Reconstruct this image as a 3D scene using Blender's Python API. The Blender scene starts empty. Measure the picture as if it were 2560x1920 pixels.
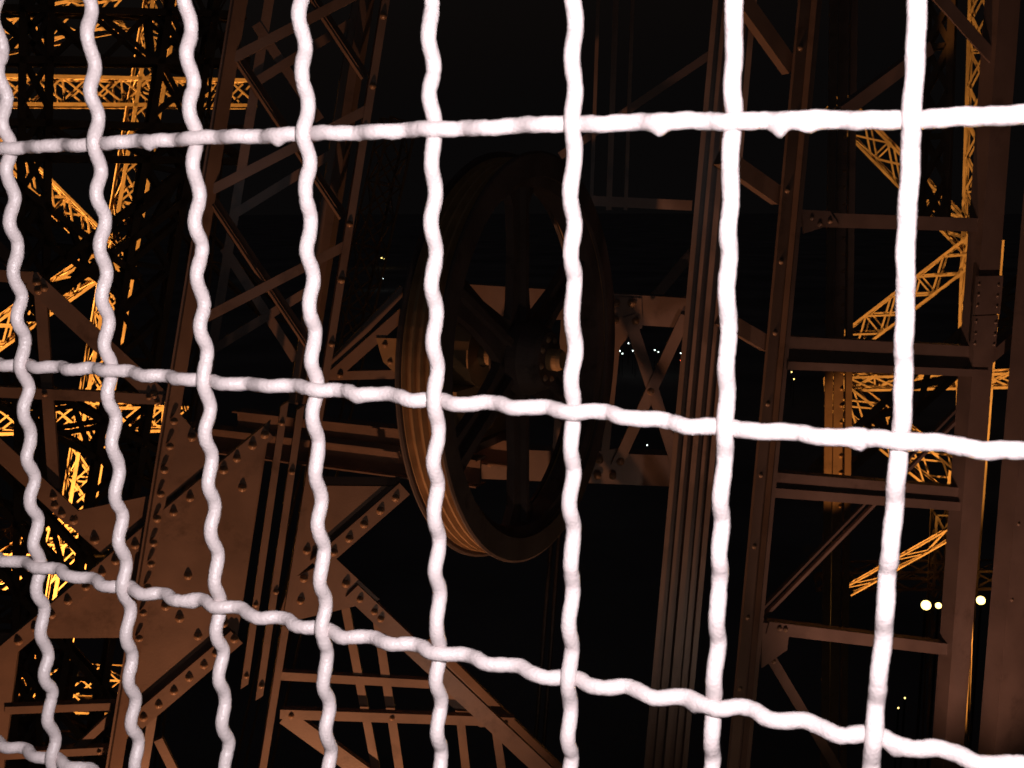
import bpy, bmesh, math, random
from mathutils import Vector, Matrix
random.seed(7)

# ------------------------------------------------------------------ camera
FPX = 2719.5                       # focal length in pixels of the 2560 px wide photograph
RV = (0.1680, 0.4497, 0.0355)      # rotation from the wire mesh plane to the camera
MESH_D = 0.3185                    # metres from lens to the wire mesh plane
CAMZ = 60.0

def rodrigues(v):
    t = math.sqrt(sum(c*c for c in v)); k = [c/t for c in v]
    K = Matrix(((0, -k[2], k[1]), (k[2], 0, -k[0]), (-k[1], k[0], 0)))
    return Matrix.Identity(3) + K*math.sin(t) + (K @ K)*(1-math.cos(t))
RM = rodrigues(RV)
def pl2w(v): return Vector((v[0], v[2], -v[1]))       # mesh frame (right, down, away) to world
C_X, C_Y, C_Z = pl2w(RM[0]), pl2w(RM[1]), pl2w(RM[2]) # right, down, forward
CAM = Vector((0, 0, CAMZ))

scene = bpy.context.scene
cam_data = bpy.data.cameras.new('camera'); cam = bpy.data.objects.new('camera', cam_data)
scene.collection.objects.link(cam); scene.camera = cam
m = Matrix.Identity(4)
for i in range(3):
    m[i][0], m[i][1], m[i][2], m[i][3] = C_X[i], -C_Y[i], -C_Z[i], CAM[i]
cam.matrix_world = m
cam_data.sensor_width = 36.0; cam_data.lens = 36.0*FPX/2560.0
cam_data.clip_start = 0.02; cam_data.clip_end = 6000
cam_data.dof.use_dof = True; cam_data.dof.focus_distance = 1.0; cam_data.dof.aperture_fstop = 38.24/1000/0.0008

# ------------------------------------------------------------------ world, lights, exposure
world = bpy.data.worlds.new('World'); scene.world = world; world.use_nodes = True
wn = world.node_tree.nodes; bg = wn['Background']
sky = wn.new('ShaderNodeTexSky'); sky.sky_type = 'NISHITA'; sky.sun_disc = False
sky.sun_elevation = math.radians(-4); sky.sun_rotation = math.radians(200)
glow = wn.new('ShaderNodeMixRGB'); glow.blend_type = 'ADD'; glow.inputs[0].default_value = 1.0
glow.inputs[2].default_value = (0.024, 0.0205, 0.0205, 1)      # even glow of the city on the night sky
world.node_tree.links.new(sky.outputs[0], glow.inputs[1]); world.node_tree.links.new(glow.outputs[0], bg.inputs[0]); bg.inputs[1].default_value = 0.10
scene.view_settings.view_transform = 'Standard'; scene.view_settings.look = 'None'
scene.view_settings.exposure = 0.0; scene.view_settings.gamma = 1.0

SODIUM = (1.0, 0.47, 0.09); WARM = (1.0, 0.49, 0.34)
def ray(px, py):
    return (C_X*((px-1280)/FPX) + C_Y*((py-960)/FPX) + C_Z)
def at(px, py, depth):
    return CAM + ray(px, py)*depth
fl = bpy.data.lights.new('camera_flash', 'POINT'); fl.energy = 13.5; fl.color = (1.0, 0.94, 0.965); fl.shadow_soft_size = 0.012
flo = bpy.data.objects.new('camera_flash', fl); scene.collection.objects.link(flo)
flo.location = CAM + C_X*0.035 - C_Y*0.045 + C_Z*0.01

# ------------------------------------------------------------------ materials
def mat(name, col, rough=0.5, metal=0.0, var=0.25, scale=6.0, bump=0.0, bscale=60.0, spec=0.5, dirt=None):
    M = bpy.data.materials.new(name); M.use_nodes = True
    N = M.node_tree.nodes; L = M.node_tree.links; b = N['Principled BSDF']
    tc = N.new('ShaderNodeTexCoord')
    n1 = N.new('ShaderNodeTexNoise'); n1.inputs['Scale'].default_value = scale; n1.inputs['Detail'].default_value = 6
    L.new(tc.outputs['Object'], n1.inputs['Vector'])
    cr = N.new('ShaderNodeValToRGB')
    lo = [c*(1-var) for c in col]; hi = [min(1, c*(1+var)) for c in col]
    cr.color_ramp.elements[0].position = 0.3; cr.color_ramp.elements[1].position = 0.7
    cr.color_ramp.elements[0].color = (*lo, 1); cr.color_ramp.elements[1].color = (*hi, 1)
    L.new(n1.outputs['Fac'], cr.inputs['Fac'])
    out = cr.outputs['Color']
    if dirt:
        n3 = N.new('ShaderNodeTexNoise'); n3.inputs['Scale'].default_value = dirt[1]; n3.inputs['Detail'].default_value = 8
        n3.inputs['Roughness'].default_value = 0.7
        L.new(tc.outputs['Object'], n3.inputs['Vector'])
        r3 = N.new('ShaderNodeValToRGB'); r3.color_ramp.elements[0].position = 0.56; r3.color_ramp.elements[1].position = 0.70
        L.new(n3.outputs['Fac'], r3.inputs['Fac'])
        mx = N.new('ShaderNodeMixRGB'); mx.inputs[2].default_value = (*dirt[0], 1)
        L.new(r3.outputs['Color'], mx.inputs[0]); L.new(out, mx.inputs[1]); out = mx.outputs[0]
    L.new(out, b.inputs['Base Color'])
    b.inputs['Roughness'].default_value = rough; b.inputs['Metallic'].default_value = metal
    b.inputs['Specular IOR Level'].default_value = spec
    if bump:
        n2 = N.new('ShaderNodeTexNoise'); n2.inputs['Scale'].default_value = bscale; n2.inputs['Detail'].default_value = 4
        L.new(tc.outputs['Object'], n2.inputs['Vector'])
        bp = N.new('ShaderNodeBump'); bp.inputs['Strength'].default_value = bump; bp.inputs['Distance'].default_value = 0.01
        L.new(n2.outputs['Fac'], bp.inputs['Height']); L.new(bp.outputs['Normal'], b.inputs['Normal'])
    return M
def emis(name, col, s):
    M = bpy.data.materials.new(name); M.use_nodes = True
    b = M.node_tree.nodes['Principled BSDF']; b.inputs['Base Color'].default_value = (*col, 1)
    b.inputs['Emission Color'].default_value = (*col, 1); b.inputs['Emission Strength'].default_value = s
    return M
WIRE = mat('wire_paint', (0.58, 0.49, 0.485), 0.29, var=0.05, scale=90, spec=0.5)
def wire_bump():
    N = WIRE.node_tree.nodes; L = WIRE.node_tree.links; b = N['Principled BSDF']; tc = N['Texture Coordinate']
    n = N.new('ShaderNodeTexNoise'); n.inputs['Scale'].default_value = 900; n.inputs['Detail'].default_value = 5
    L.new(tc.outputs['Object'], n.inputs['Vector'])
    bp = N.new('ShaderNodeBump'); bp.inputs['Strength'].default_value = 0.55; bp.inputs['Distance'].default_value = 0.0008
    L.new(n.outputs['Fac'], bp.inputs['Height']); L.new(bp.outputs['Normal'], b.inputs['Normal'])
wire_bump()
STEEL = mat('brown_tower_paint', (0.25, 0.165, 0.125), 0.36, var=0.16, scale=5, bump=0.08, bscale=90, spec=0.6, dirt=((0.14, 0.09, 0.065), 3.0))
RIVLIT = mat('rivet_lit_tone', (0.36, 0.22, 0.13), 0.32, var=0.12, scale=30, spec=0.6)  # lamplight on the rivet heads put into the colour, lighter than the steel paint
FARS = mat('weathered_tower_paint', (0.29, 0.20, 0.14), 0.6, var=0.25, scale=1.2, spec=0.3, dirt=((0.13, 0.085, 0.06), 1.1))
WHEEL = mat('greasy_wheel_paint', (0.13, 0.10, 0.09), 0.6, var=0.25, scale=4, bump=0.3, bscale=25, spec=0.3, dirt=((0.05, 0.04, 0.035), 3.5))
TREAD = mat('worn_groove_steel', (0.42, 0.26, 0.13), 0.4, metal=0.0, var=0.2, scale=9, spec=0.5)
BLOCK = mat('ochre_bearing_paint', (0.42, 0.27, 0.14), 0.5, var=0.2, scale=4, spec=0.4)
ROPE = mat('hoist_rope_steel', (0.12, 0.10, 0.09), 0.45, metal=0.6, var=0.3, scale=80)
GROUND = mat('pale_gravel_ground', (0.30, 0.26, 0.24), 0.9, var=0.4, scale=0.02)
DECK = mat('grey_deck_plate', (0.16, 0.15, 0.14), 0.7, var=0.2, scale=3, bump=0.3, bscale=40)
LAMPB = mat('lamp_housing_black', (0.03, 0.03, 0.03), 0.5)
GLOW = emis('sodium_lamp_glass', (1.0, 0.70, 0.20), 5)
CITYW = emis('white_city_lamp', (0.85, 1.0, 0.95), 5)
CITYG = emis('gold_city_lamp', (1.0, 0.72, 0.2), 5)
CITYR = emis('red_city_lamp', (1.0, 0.12, 0.05), 5)

# ------------------------------------------------------------------ helpers
COL = scene.collection
def link_mesh(name, verts, faces, material, parent=None, smooth=False, mesh=None):
    if mesh is None:
        mesh = bpy.data.meshes.new(name)
        if parent is not None:
            o0 = parent['_o'] if '_o' in parent else (0, 0, 0)
        mesh.from_pydata([tuple(v) for v in verts], [], faces); mesh.update()
        if smooth:
            for p in mesh.polygons: p.use_smooth = True
        mesh.materials.append(material)
    o = bpy.data.objects.new(name, mesh); COL.objects.link(o)
    if parent is not None:
        o.parent = parent; o.matrix_parent_inverse = INV[root_key(parent)]
    return o
INV = {}
def root_key(p): return p.name
def register(o):
    INV[o.name] = o.matrix_basis.inverted() if o.parent is None else Matrix.Identity(4)
def label(o, text, cat, group=None, kind=None):
    if kind: o['kind'] = kind
    if text: o['label'] = text
    if cat: o['category'] = cat
    if group: o['group'] = group
    return o
def thing(name, text, cat, loc, group=None):
    o = bpy.data.objects.new(name, None); o.location = loc; o.empty_display_size = 0.2
    COL.objects.link(o); INV[o.name] = Matrix.Translation(-Vector(loc))
    return label(o, text, cat, group)
def sub(o):                         # lets an object parent sub-parts whose meshes are in the same space
    INV[o.name] = Matrix.Identity(4) if False else (o.matrix_parent_inverse.inverted() @ Matrix.Identity(4)).inverted() if o.parent is None else Matrix.Identity(4)
    return o

class Plane:
    """A vertical (or tilted) building plane: pixels are turned into points on it."""
    def __init__(s, px, py, depth, yaw=0.0, tilt=0.0):
        s.p = at(px, py, depth); s.depth = depth
        r = ray(px, py); h = Vector((-r.x, -r.y, 0)).normalized()
        c, sn = math.cos(math.radians(yaw)), math.sin(math.radians(yaw))
        h = Vector((h.x*c-h.y*sn, h.x*sn+h.y*c, 0))
        s.n = (h*math.cos(math.radians(tilt)) + Vector((0, 0, math.sin(math.radians(tilt))))).normalized()
    def __call__(s, px, py, off=0.0):
        r = ray(px, py); q = s.p + s.n*off
        return CAM + r*((q-CAM).dot(s.n)/r.dot(s.n))
    def scale(s, px, py):           # metres per pixel
        return (s(px, py)-CAM).dot(C_Z)/FPX

def profile(kind, w, t, side=1):
    h = w/2; k = max(0.008, w*0.16)
    if kind == 'L':  return [(-h, 0), (h, 0), (h, k), (-h+k, k), (-h+k, t), (-h, t)] if side > 0 else [(-h, 0), (h, 0), (h, t), (h-k, t), (h-k, k), (-h, k)]
    if kind == 'C':  return [(-h, 0), (h, 0), (h, t), (h-k*.6, t), (h-k*.6, k*.6), (-h+k*.6, k*.6), (-h+k*.6, t), (-h, t)]
    if kind == 'I':  return [(-h, 0), (h, 0), (h, k*.5), (k*.3, k*.5), (k*.3, t-k*.5), (h, t-k*.5), (h, t), (-h, t), (-h, t-k*.5), (-k*.3, t-k*.5), (-k*.3, k*.5), (-h, k*.5)]
    return [(-h, 0), (h, 0), (h, t), (-h, t)]
def extrude(prof, a, b, n, scale_b=1.0, skew_a=0.0, skew_b=0.0):
    d = (b-a).normalized(); u = d.cross(n).normalized(); v = -(u.cross(d)).normalized()
    if v.dot(n) > 0: v = -v
    N = len(prof)
    vs = [a+u*p[0]+v*p[1]+d*(p[0]*skew_a) for p in prof] + [b+u*(p[0]*scale_b)+v*(p[1])+d*(p[0]*skew_b) for p in prof]
    fs = [(i, (i+1) % N, N+(i+1) % N, N+i) for i in range(N)] + [tuple(reversed(range(N))), tuple(range(N, 2*N))]
    return vs, fs
BARN = [0]
def bar(name, parent, P, x0, y0, x1, y1, wpx, t=0.06, off=0.0, kind='L', side=1, material=None, to_ground=False, up=0.0, w1px=None, twist=0.0, skew=0.0, off1=None, down=0.0):
    BARN[0] += 1
    off += (BARN[0] % 7)*0.0007
    a, b = P(x0, y0, off), P(x1, y1, off if off1 is None else off1)
    w = wpx*P.scale(x0, y0)
    s = 1.0 if w1px is None else w1px*P.scale(x1, y1)/w
    if up: a = a + (a-b).normalized()*up
    if to_ground:
        d = (b-a).normalized()
        lo = b if b.z < a.z else a
        if d.z > 0: d = -d
        e = lo + d*((lo.z)/-d.z)
        if b.z < a.z: b = e
        else: a = e
        s = 1.0
    n = P.n
    if twist:
        n = Matrix.Rotation(math.radians(twist), 3, (b-a).normalized()) @ n
    if down:                        # turn the face towards the ground (or the sky when negative)
        c = [Matrix.Rotation(math.radians(q), 3, (b-a).normalized()) @ n for q in (down, -down)]
        n = min(c, key=lambda q: q.z) if down > 0 else max(c, key=lambda q: q.z)
    vs, fs = extrude(profile(kind, w, t, side), a, b, n, s, skew, skew)
    return link_mesh(name, vs, fs, material or STEEL, parent)
def plate(name, parent, P, pts, t=0.014, off=0.0, material=None):
    BARN[0] += 1
    off += (BARN[0] % 7)*0.0007
    f = [P(x, y, off) for x, y in pts]; bk = [p - P.n*t for p in f]; N = len(f)
    fs = [tuple(range(N)), tuple(reversed(range(N, 2*N)))] + [(i, N+i, N+(i+1) % N, (i+1) % N) for i in range(N)]
    return link_mesh(name, f+bk, fs, material or STEEL, parent)
def dome(seg=12):
    prof = [(1.0, 0.0), (0.94, 0.16), (0.62, 0.56), (0.30, 0.84)]      # snap head: a blunt cone
    vs, fs = [], []; rings = len(prof)
    for r, z in prof:
        for k in range(seg):
            th = 2*math.pi*k/seg; vs.append((r*math.cos(th), r*math.sin(th), z))
    vs.append((0, 0, 0.93)); top = len(vs)-1
    for r in range(rings-1):
        for k in range(seg):
            fs.append((r*seg+k, r*seg+(k+1) % seg, (r+1)*seg+(k+1) % seg, (r+1)*seg+k))
    for k in range(seg): fs.append(((rings-1)*seg+k, (rings-1)*seg+(k+1) % seg, top))
    me = bpy.data.meshes.new('rivet'); me.from_pydata(vs, [], fs)
    for p in me.polygons: p.use_smooth = True
    me.materials.append(RIVLIT); return me
RIVET = dome()
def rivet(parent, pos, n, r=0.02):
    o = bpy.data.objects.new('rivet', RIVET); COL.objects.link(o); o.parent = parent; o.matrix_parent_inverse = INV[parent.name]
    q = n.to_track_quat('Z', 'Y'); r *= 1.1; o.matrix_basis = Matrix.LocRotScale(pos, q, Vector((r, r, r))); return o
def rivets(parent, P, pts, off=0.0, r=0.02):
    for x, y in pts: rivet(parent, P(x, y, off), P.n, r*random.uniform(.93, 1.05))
def along(x0, y0, x1, y1, n):
    return [(x0+(x1-x0)*i/(n-1), y0+(y1-y0)*i/(n-1)) for i in range(n)]
def tube(path, rad, seg=8, close=True):
    vs, fs = [], []
    n = len(path); d0 = (path[1]-path[0]).normalized()
    u = d0.orthogonal().normalized()
    for i, p in enumerate(path):
        d = (path[min(i+1, n-1)]-path[max(i-1, 0)]).normalized()
        u = (u-d*u.dot(d)).normalized(); w = d.cross(u)
        r = rad[i] if isinstance(rad, list) else rad
        for k in range(seg):
            th = 2*math.pi*k/seg; vs.append(p+u*(math.cos(th)*r)+w*(math.sin(th)*r))
    for i in range(n-1):
        for k in range(seg):
            fs.append((i*seg+k, i*seg+(k+1) % seg, (i+1)*seg+(k+1) % seg, (i+1)*seg+k))
    if close: fs += [tuple(reversed(range(seg))), tuple(range((n-1)*seg, n*seg))]
    return vs, fs
def boxv(c, ax, ay, az, hx, hy, hz):
    vs = [c+ax*(sx*hx)+ay*(sy*hy)+az*(sz*hz) for sz in (-1, 1) for sy in (-1, 1) for sx in (-1, 1)]
    return vs, [(0, 2, 3, 1), (4, 5, 7, 6), (0, 1, 5, 4), (2, 6, 7, 3), (0, 4, 6, 2), (1, 3, 7, 5)]
def join(*parts):
    V, F = [], []
    for vs, fs in parts:
        o = len(V); V += list(vs); F += [tuple(i+o for i in f) for f in fs]
    return V, F

#SECTION: ground
# ------------------------------------------------------------------ ground, deck
def ground():
    R = 4000.0; vs = [(0, 0, 0)] + [(R*math.cos(k*math.pi/24), R*math.sin(k*math.pi/24), 0) for k in range(48)]
    o = link_mesh('ground', vs, [(0, k+1, (k+1) % 48+1) for k in range(48)], GROUND); o['kind'] = 'structure'
    # the visitors' deck on which the mesh panel stands, carried by a post down to the ground
    zt = CAMZ-1.55
    v1, f1 = boxv(Vector((0.2, -0.9, zt-0.06)), Vector((1, 0, 0)), Vector((0, 1, 0)), Vector((0, 0, 1)), 2.2, 1.3, 0.06)
    o = link_mesh('deck_floor', v1, f1, DECK); o['kind'] = 'structure'
    p = thing('deck_post', 'square steel post carrying the viewing deck', 'post', (0.2, -1.6, 0))
    v2, f2 = boxv(Vector((0.2, -1.6, (zt-0.12)/2)), Vector((1, 0, 0)), Vector((0, 1, 0)), Vector((0, 0, 1)), 0.15, 0.15, (zt-0.12)/2)
    link_mesh('shaft', v2, f2, STEEL, p)
    v3, f3 = boxv(Vector((0.2, -1.6, 0.02)), Vector((1, 0, 0)), Vector((0, 1, 0)), Vector((0, 0, 1)), 0.4, 0.4, 0.02)
    link_mesh('base_plate', v3, f3, STEEL, p)
ground()

#SECTION: mesh
# ------------------------------------------------------------------ the crimped wire mesh
OBS = {(0,0):(27.5,369.5),(0,1):(234,360),(0,2):(492,346),(0,3):(758,335.5),(0,4):(1087,323.5),(0,5):(1428,310),(0,6):(1832,302),(0,7):(2278,298),
 (1,0):(50,911),(1,1):(281,930),(1,2):(506,949),(1,3):(793,975.5),(1,4):(1083,998),(1,5):(1436,1031),(1,6):(1810,1066),(1,7):(2249,1106),
 (2,0):(104,1423),(2,1):(305,1463.5),(2,2):(552,1521),(2,3):(804,1569),(2,4):(1101,1636),(2,5):(1421,1691),(2,6):(1786.6,1770),(2,7):(2184,1838)}
U0, V0, SU, SV = -1.2037*MESH_D, -0.0672*MESH_D, 0.1570*MESH_D, 0.2837*MESH_D
AMP, WR = 0.00182, 0.00262
CD = ray(2330, 300).normalized(); CD = CD/CD.y      # direction in which the crimps stand out of the mesh
def on_y(px, py, y):
    r = ray(px, py); return CAM + r*(y/r.y)
resX, resZ = {}, {}
for (i, j), (px, py) in OBS.items():
    sg = 1 if (i+j) % 2 else -1
    resX[i, j] = (on_y(px, py, MESH_D-AMP*sg)+CD*(AMP*sg)).x - (U0+j*SU)
    resZ[i, j] = (on_y(px, py, MESH_D+AMP*sg)-CD*(AMP*sg)).z - (CAMZ-(V0+i*SV))
def near(d, i, j):
    ii, jj = min(max(i, 0), 2), min(max(j, 0), 7)
    f = 0.55**(abs(i-ii)+abs(j-jj)); return d[ii, jj]*f
def catmull(f, t):
    k = math.floor(t); u = t-k
    p0, p1, p2, p3 = f(k-1), f(k), f(k+1), f(k+2)
    return 0.5*(2*p1+(p2-p0)*u+(2*p0-5*p1+4*p2-p3)*u*u+(3*p1-p0-3*p2+p3)*u**3)
def wire_mesh():
    J0, J1, I0, I1 = -7, 13, -4, 16
    zlo = CAMZ-1.55
    xl, xr = U0+(J0-.6)*SU, U0+(J1+.6)*SU
    ztop = CAMZ-(V0+(I0-.6)*SV)
    root = thing('wire_mesh_panel', 'close up white painted crimped wire mesh panel filling the foreground', 'wire mesh', ((xl+xr)/2, MESH_D, zlo))
    def crease(key, ph):
        k = math.floor(ph/(2*math.pi)); u = ph-2*math.pi*k; rr = random.Random(str((key, k)))
        tot = 0.0
        for c0 in (rr.uniform(.45, .9), rr.uniform(math.pi-.9, math.pi-.45) if rr.random() < .45 else 9):
            tot += rr.uniform(.02, .085)*math.exp(-((u-c0)/.17)**2)
        return -tot
    def jitter(key, t, amp):
        rr = random.Random(str(key)); ph = [rr.uniform(0, 6.28) for _ in range(4)]
        return amp*(math.sin(t*7.3+ph[0])*.5+math.sin(t*17.1+ph[1])*.35+math.sin(t*41.7+ph[2])*.25)
    for j in range(J0, J1+1):
        s = 1 if j % 2 else -1; path, rad = [], []
        i1 = (CAMZ-zlo-0.03-V0)/SV
        vis = -2 <= j <= 9; STEP = 22 if vis else 10
        n = int((i1-(I0-.5))*4.5*STEP)
        for q in range(n+1):
            i = I0-.5+(i1-(I0-.5))*q/n
            x = U0+j*SU+catmull(lambda k: near(resX, k, j), i)
            z = CAMZ-(V0+i*SV)-catmull(lambda k: -near(resZ, k, j), i)
            c = math.cos(9*math.pi*i + jitter(('p', j), i, .30) )
            c = c*1.06-0.06*c**3
            k = -AMP*s*c*(1+jitter(('a', j), i, .12))
            path.append(Vector((x+jitter(('x', j), i, .0004), MESH_D, z))+CD*k)
            rad.append(WR*(1+jitter(('r', j), i*6, .03)+0.03*(1-abs(c))+crease(('v', j), 9*math.pi*i)))
        vs, fs = tube(path, rad, 12 if vis else 7)
        link_mesh('vertical_wire', vs, fs, WIRE, root, True)
    drips = {0: [(2.78, .0016), (5.58, .0019), (6.28, .0022), (6.45, .0014), (1.6, .001)], 1: [(6.78, .002), (3.4, .0009)], 2: [(5.85, .0022), (1.75, .0012), (7.12, .0016)]}
    for i in range(I0, I1+1):
        if CAMZ-(V0+i*SV) < zlo+0.04: continue
        s = 1 if i % 2 == 0 else -1; path, rad = [], []
        vis = -1 <= i <= 4; STEP = 22 if vis else 10
        n = int((J1-J0+1)*2.5*STEP)
        for q in range(n+1):
            j = J0-.5+(J1-J0+1)*q/n
            x = U0+j*SU+catmull(lambda k: near(resX, i, k), j)
            z = CAMZ-(V0+i*SV)+catmull(lambda k: near(resZ, i, k), j)
            c = math.cos(5*math.pi*j+jitter(('q', i), j, .30)); c = c*1.06-0.06*c**3
            k = -AMP*s*c*(1+jitter(('b', i), j, .12))
            path.append(Vector((x, MESH_D, z+jitter(('z', i), j, .0004)))+CD*k)
            rad.append(WR*(1+jitter(('s', i), j*6, .035)+0.03*(1-abs(c))+crease(('h', i), 5*math.pi*j)))
        seg = 12 if vis else 7
        vs, fs = tube(path, rad, seg)
        for jd, amt in drips.get(i, []):          # paint runs under the wire
            xd = U0+jd*SU+near(resX, i, round(jd)); 
            for k, v in enumerate(vs):
                e = math.exp(-((v.x-xd)/.0023)**2)
                if e > .02:
                    c = path[k//seg]
                    if v.z < c.z: vs[k] = v+Vector((0, 0, -amt*e*min(1, (c.z-v.z)/WR)**2))
        link_mesh('horizontal_wire', vs, fs, WIRE, root, True)
    # welded angle frame round the panel, out of the picture
    N = Vector((0, -1, 0))
    for x, sd in ((xl, 1), (xr, -1)):
        vs, fs = extrude(profile('flat', .04, .03), Vector((x, MESH_D-.015, zlo)), Vector((x, MESH_D-.015, ztop+.02)), N)
        link_mesh('frame_post', vs, fs, WIRE, root)
    for z in (ztop, zlo+.021):
        vs, fs = extrude(profile('flat', .04, .026), Vector((xl+.0205, MESH_D-.013, z)), Vector((xr-.0205, MESH_D-.013, z)), N)
        link_mesh('frame_rail', vs, fs, WIRE, root)
wire_mesh()

#SECTION: left
# ------------------------------------------------------------------ left frame: leaning lattice track column, gusset joints, braces
FA = Plane(600, 1300, 5.7)
def cx1(y): return 603-.163*y
def cx2(y): return 965-.160*y
def left_frame():
    r = thing('lattice_track_column', 'tall leaning lattice column with brown cross lacing left of the wheel', 'column', FA(cx1(2600), 2600))
    r.location = Vector((FA(cx1(2600), 2600).x, FA(cx1(2600), 2600).y, 0)); INV[r.name] = Matrix.Translation(-r.location)
    bar('chord', r, FA, cx1(-200), -200, cx1(2600), 2600, 40, .07, .05, 'L', 1, to_ground=True, twist=-38)
    bar('chord', r, FA, cx1(-200)-22, -200, cx1(2600)-22, 2600, 9, .09, .058, 'flat', to_ground=True)
    bar('chord', r, FA, cx2(-200), -200, cx2(2600), 2600, 19, .08, .055, 'flat', to_ground=True)
    bar('chord', r, FA, cx2(-200)-36, -200, cx2(1010)-36, 1010, 30, .05, -.10, 'L', -1, twist=-55)
    bar('chord', r, FA, cx1(-200)+70, -200, cx1(2600)+70, 2600, 26, .06, -.55, 'L', 1, to_ground=True)
    bar('chord', r, FA, cx2(-200)-70, -200, cx2(1010)-70, 1010, 26, .06, -.55, 'L', -1)
    for y in (60, 390, 730):
        bar('lacing_bar', r, FA, cx1(y+85)+4, y+85, cx2(y-115)-4, y-115, 24, .012, .04, 'flat')
    for y in (130, 460, 800):
        bar('lacing_bar', r, FA, cx1(y+75)+70, y+75, cx2(y-75)-75, y-75, 24, .012, -.53, 'flat')
    for x0, y0, x1, y1 in ((705, -105, 905, 198), (587, 152, 850, 548), (523, 507, 762, 866)):
        bar('lacing_bar', r, FA, x0, y0, x1, y1, 11, .012, .025, 'flat', down=60)
        bar('lacing_bar', r, FA, x0+14, y0-9, x1+14, y1-9, 20, .01, -.035, 'flat', down=-40)
    for x0, y0, x1, y1 in ((640, 60, 800, 300), (560, 620, 740, 900)):
        bar('lacing_bar', r, FA, x0, y0, x1, y1, 26, .012, -.545, 'flat')
    rivets(r, FA, [(435,1053),(425,1116),(411,1175),(402,1235),(393,1297),(384,1358),(378,1410),(369,1468),(358,1532),(348,1596),(337,1660),(327,1722)], .068, .019)
    rivets(r, FA, [(cx2(y)+random.uniform(-2, 2), y) for y in (40, 215, 330, 560, 700, 860)], .056, .017)

    g = thing('riveted_gusset_joint', 'large brown riveted gusset plate joint in the lower left', 'gusset plate', FA(450, 1500))
    INVg = INV[g.name]
    plate('web_plate', g, FA, [(677,1049),(672,1081),(640,1290),(607,1507),(590,1612),(368,1806),(310,1850),(345,1640),(372,1470),(398,1300)], .016, 0)
    plate('gusset_leaf', g, FA, [(415,1030),(450,1035),(545,1143),(420,1246),(396,1262)], .014, .012)
    plate('gusset_leaf', g, FA, [(143,1288),(197,1276),(390,1236),(378,1290),(255,1385)], .016, .010)
    plate('gusset_leaf', g, FA, [(352,1594),(127,1596),(100,1580),(175,1515),(375,1350),(380,1400)], .014, .002)
    bar('flange_strip', g, FA, -60, 1692, 672, 1080, 40, .055, .030, 'L', 1)
    bar('flange_strip', g, FA, 592, 1593, 340, 1808, 44, .055, .030, 'L', -1)
    rivets(g, FA, [(475,1245),(434,1281),(517,1210),(559,1175),(592,1146),(631,1114),(662,1087),(338,1363),(289,1402),(255,1432),(215,1467),(170,1502),(128,1537),(88,1570),(46,1603)], .031, .021)
    rivets(g, FA, [(586,1598),(540,1633),(510,1663),(473,1694),(435,1728),(397,1762),(359,1794)], .031, .021)
    rivets(g, FA, [(606,1220),(414,1516),(449,1546),(495,1591),(560,1560),(470,1440)], .001, .021)
    rivets(g, FA, [(237,1351),(183,1301)], .014, .021); rivets(g, FA, [(480,1094)], .016, .021)

    s = thing('guide_strip', 'left one of the two short brown guide strips beside the gusset', 'steel strip', FA(611, 1717), 'short guide strips')
    bar('strip', s, FA, 712, 1010, 611, 1717, 17, .05, .075, 'flat', skew=.8)
    rivets(s, FA, [(705, 1058), (640, 1512), (616, 1690)], .078, .014)
    s = thing('guide_strip', 'right one of the two short brown guide strips beside the gusset', 'steel strip', FA(648, 1746), 'short guide strips')
    bar('strip', s, FA, 752, 1020, 648, 1746, 17, .05, .075, 'flat', skew=.8)
    rivets(s, FA, [(730, 1180), (690, 1480), (654, 1715)], .078, .014)

    h = thing('riveted_bracket_plate', 'triangular brown riveted bracket plate under the left edge of the wheel', 'bracket plate', FA(840, 1400))
    plate('web_plate', h, FA, [(770,1214),(992,1216),(835,1362),(725,1455),(735,1400)], .016, 0)
    plate('web_plate', h, FA, [(728,1448),(838,1395),(950,1500),(825,1531),(690,1562)], .016, -.004)
    bar('flange_strip', h, FA, 1012, 1222, 790, 1416, 40, .055, .030, 'L', -1)
    bar('top_flange', h, FA, 765, 1201, 1000, 1203, 22, .12, -.02, 'flat', twist=-35)
    rivets(h, FA, [(989,1245),(951,1277),(910,1311),(873,1347),(834,1381)], .031, .021)
    rivets(h, FA, [(865,1460),(800,1440),(767,1377),(760,1447),(752,1503)], .001, .02)

    def single(name, text, cat, *a, rv=(), rr=.018, roff=.03, **k):
        t = thing(name, text, cat, FA((a[0]+a[2])/2, max(a[1], a[3])))
        bar('bar', t, FA, *a, **k); rivets(t, FA, rv, roff, rr); return t
    single('diagonal_brace', 'wide brown brace sloping down from the left edge to the gusset joint', 'brace', -60, 1072, 180, 1294, 46, t=.05, off=.02, kind='L', side=-1, rv=[(134,1242),(137,1264),(155,1285)], roff=.021)
    single('diagonal_brace', 'brown brace sloping from the small bent corner plate to the lattice column', 'brace', 78, 700, 400, 996, 47, t=.05, off=.01, kind='L', side=-1, rv=[(92,706),(96,727),(110,720),(385,985)], roff=.014)
    single('upright_brace', 'thin brown upright crossing the horizontal bar near the left edge', 'brace', 100, 735, 135, 1222, 27, t=.05, off=-.01, kind='L', side=1)
    single('horizontal_brace', 'brown horizontal bar joining the lattice column at mid height on the left', 'brace', -60, 978, 412, 1000, 27, t=.05, off=.02, kind='L', side=1, rv=[(112, 986), (372, 994), (393, 1006), (386, 990)], roff=.024, rr=.013)
    single('horizontal_brace', 'short brown bar at the left edge ending in the bent corner', 'brace', -60, 686, 96, 696, 30, t=.05, off=.014, kind='L', side=1)
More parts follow.
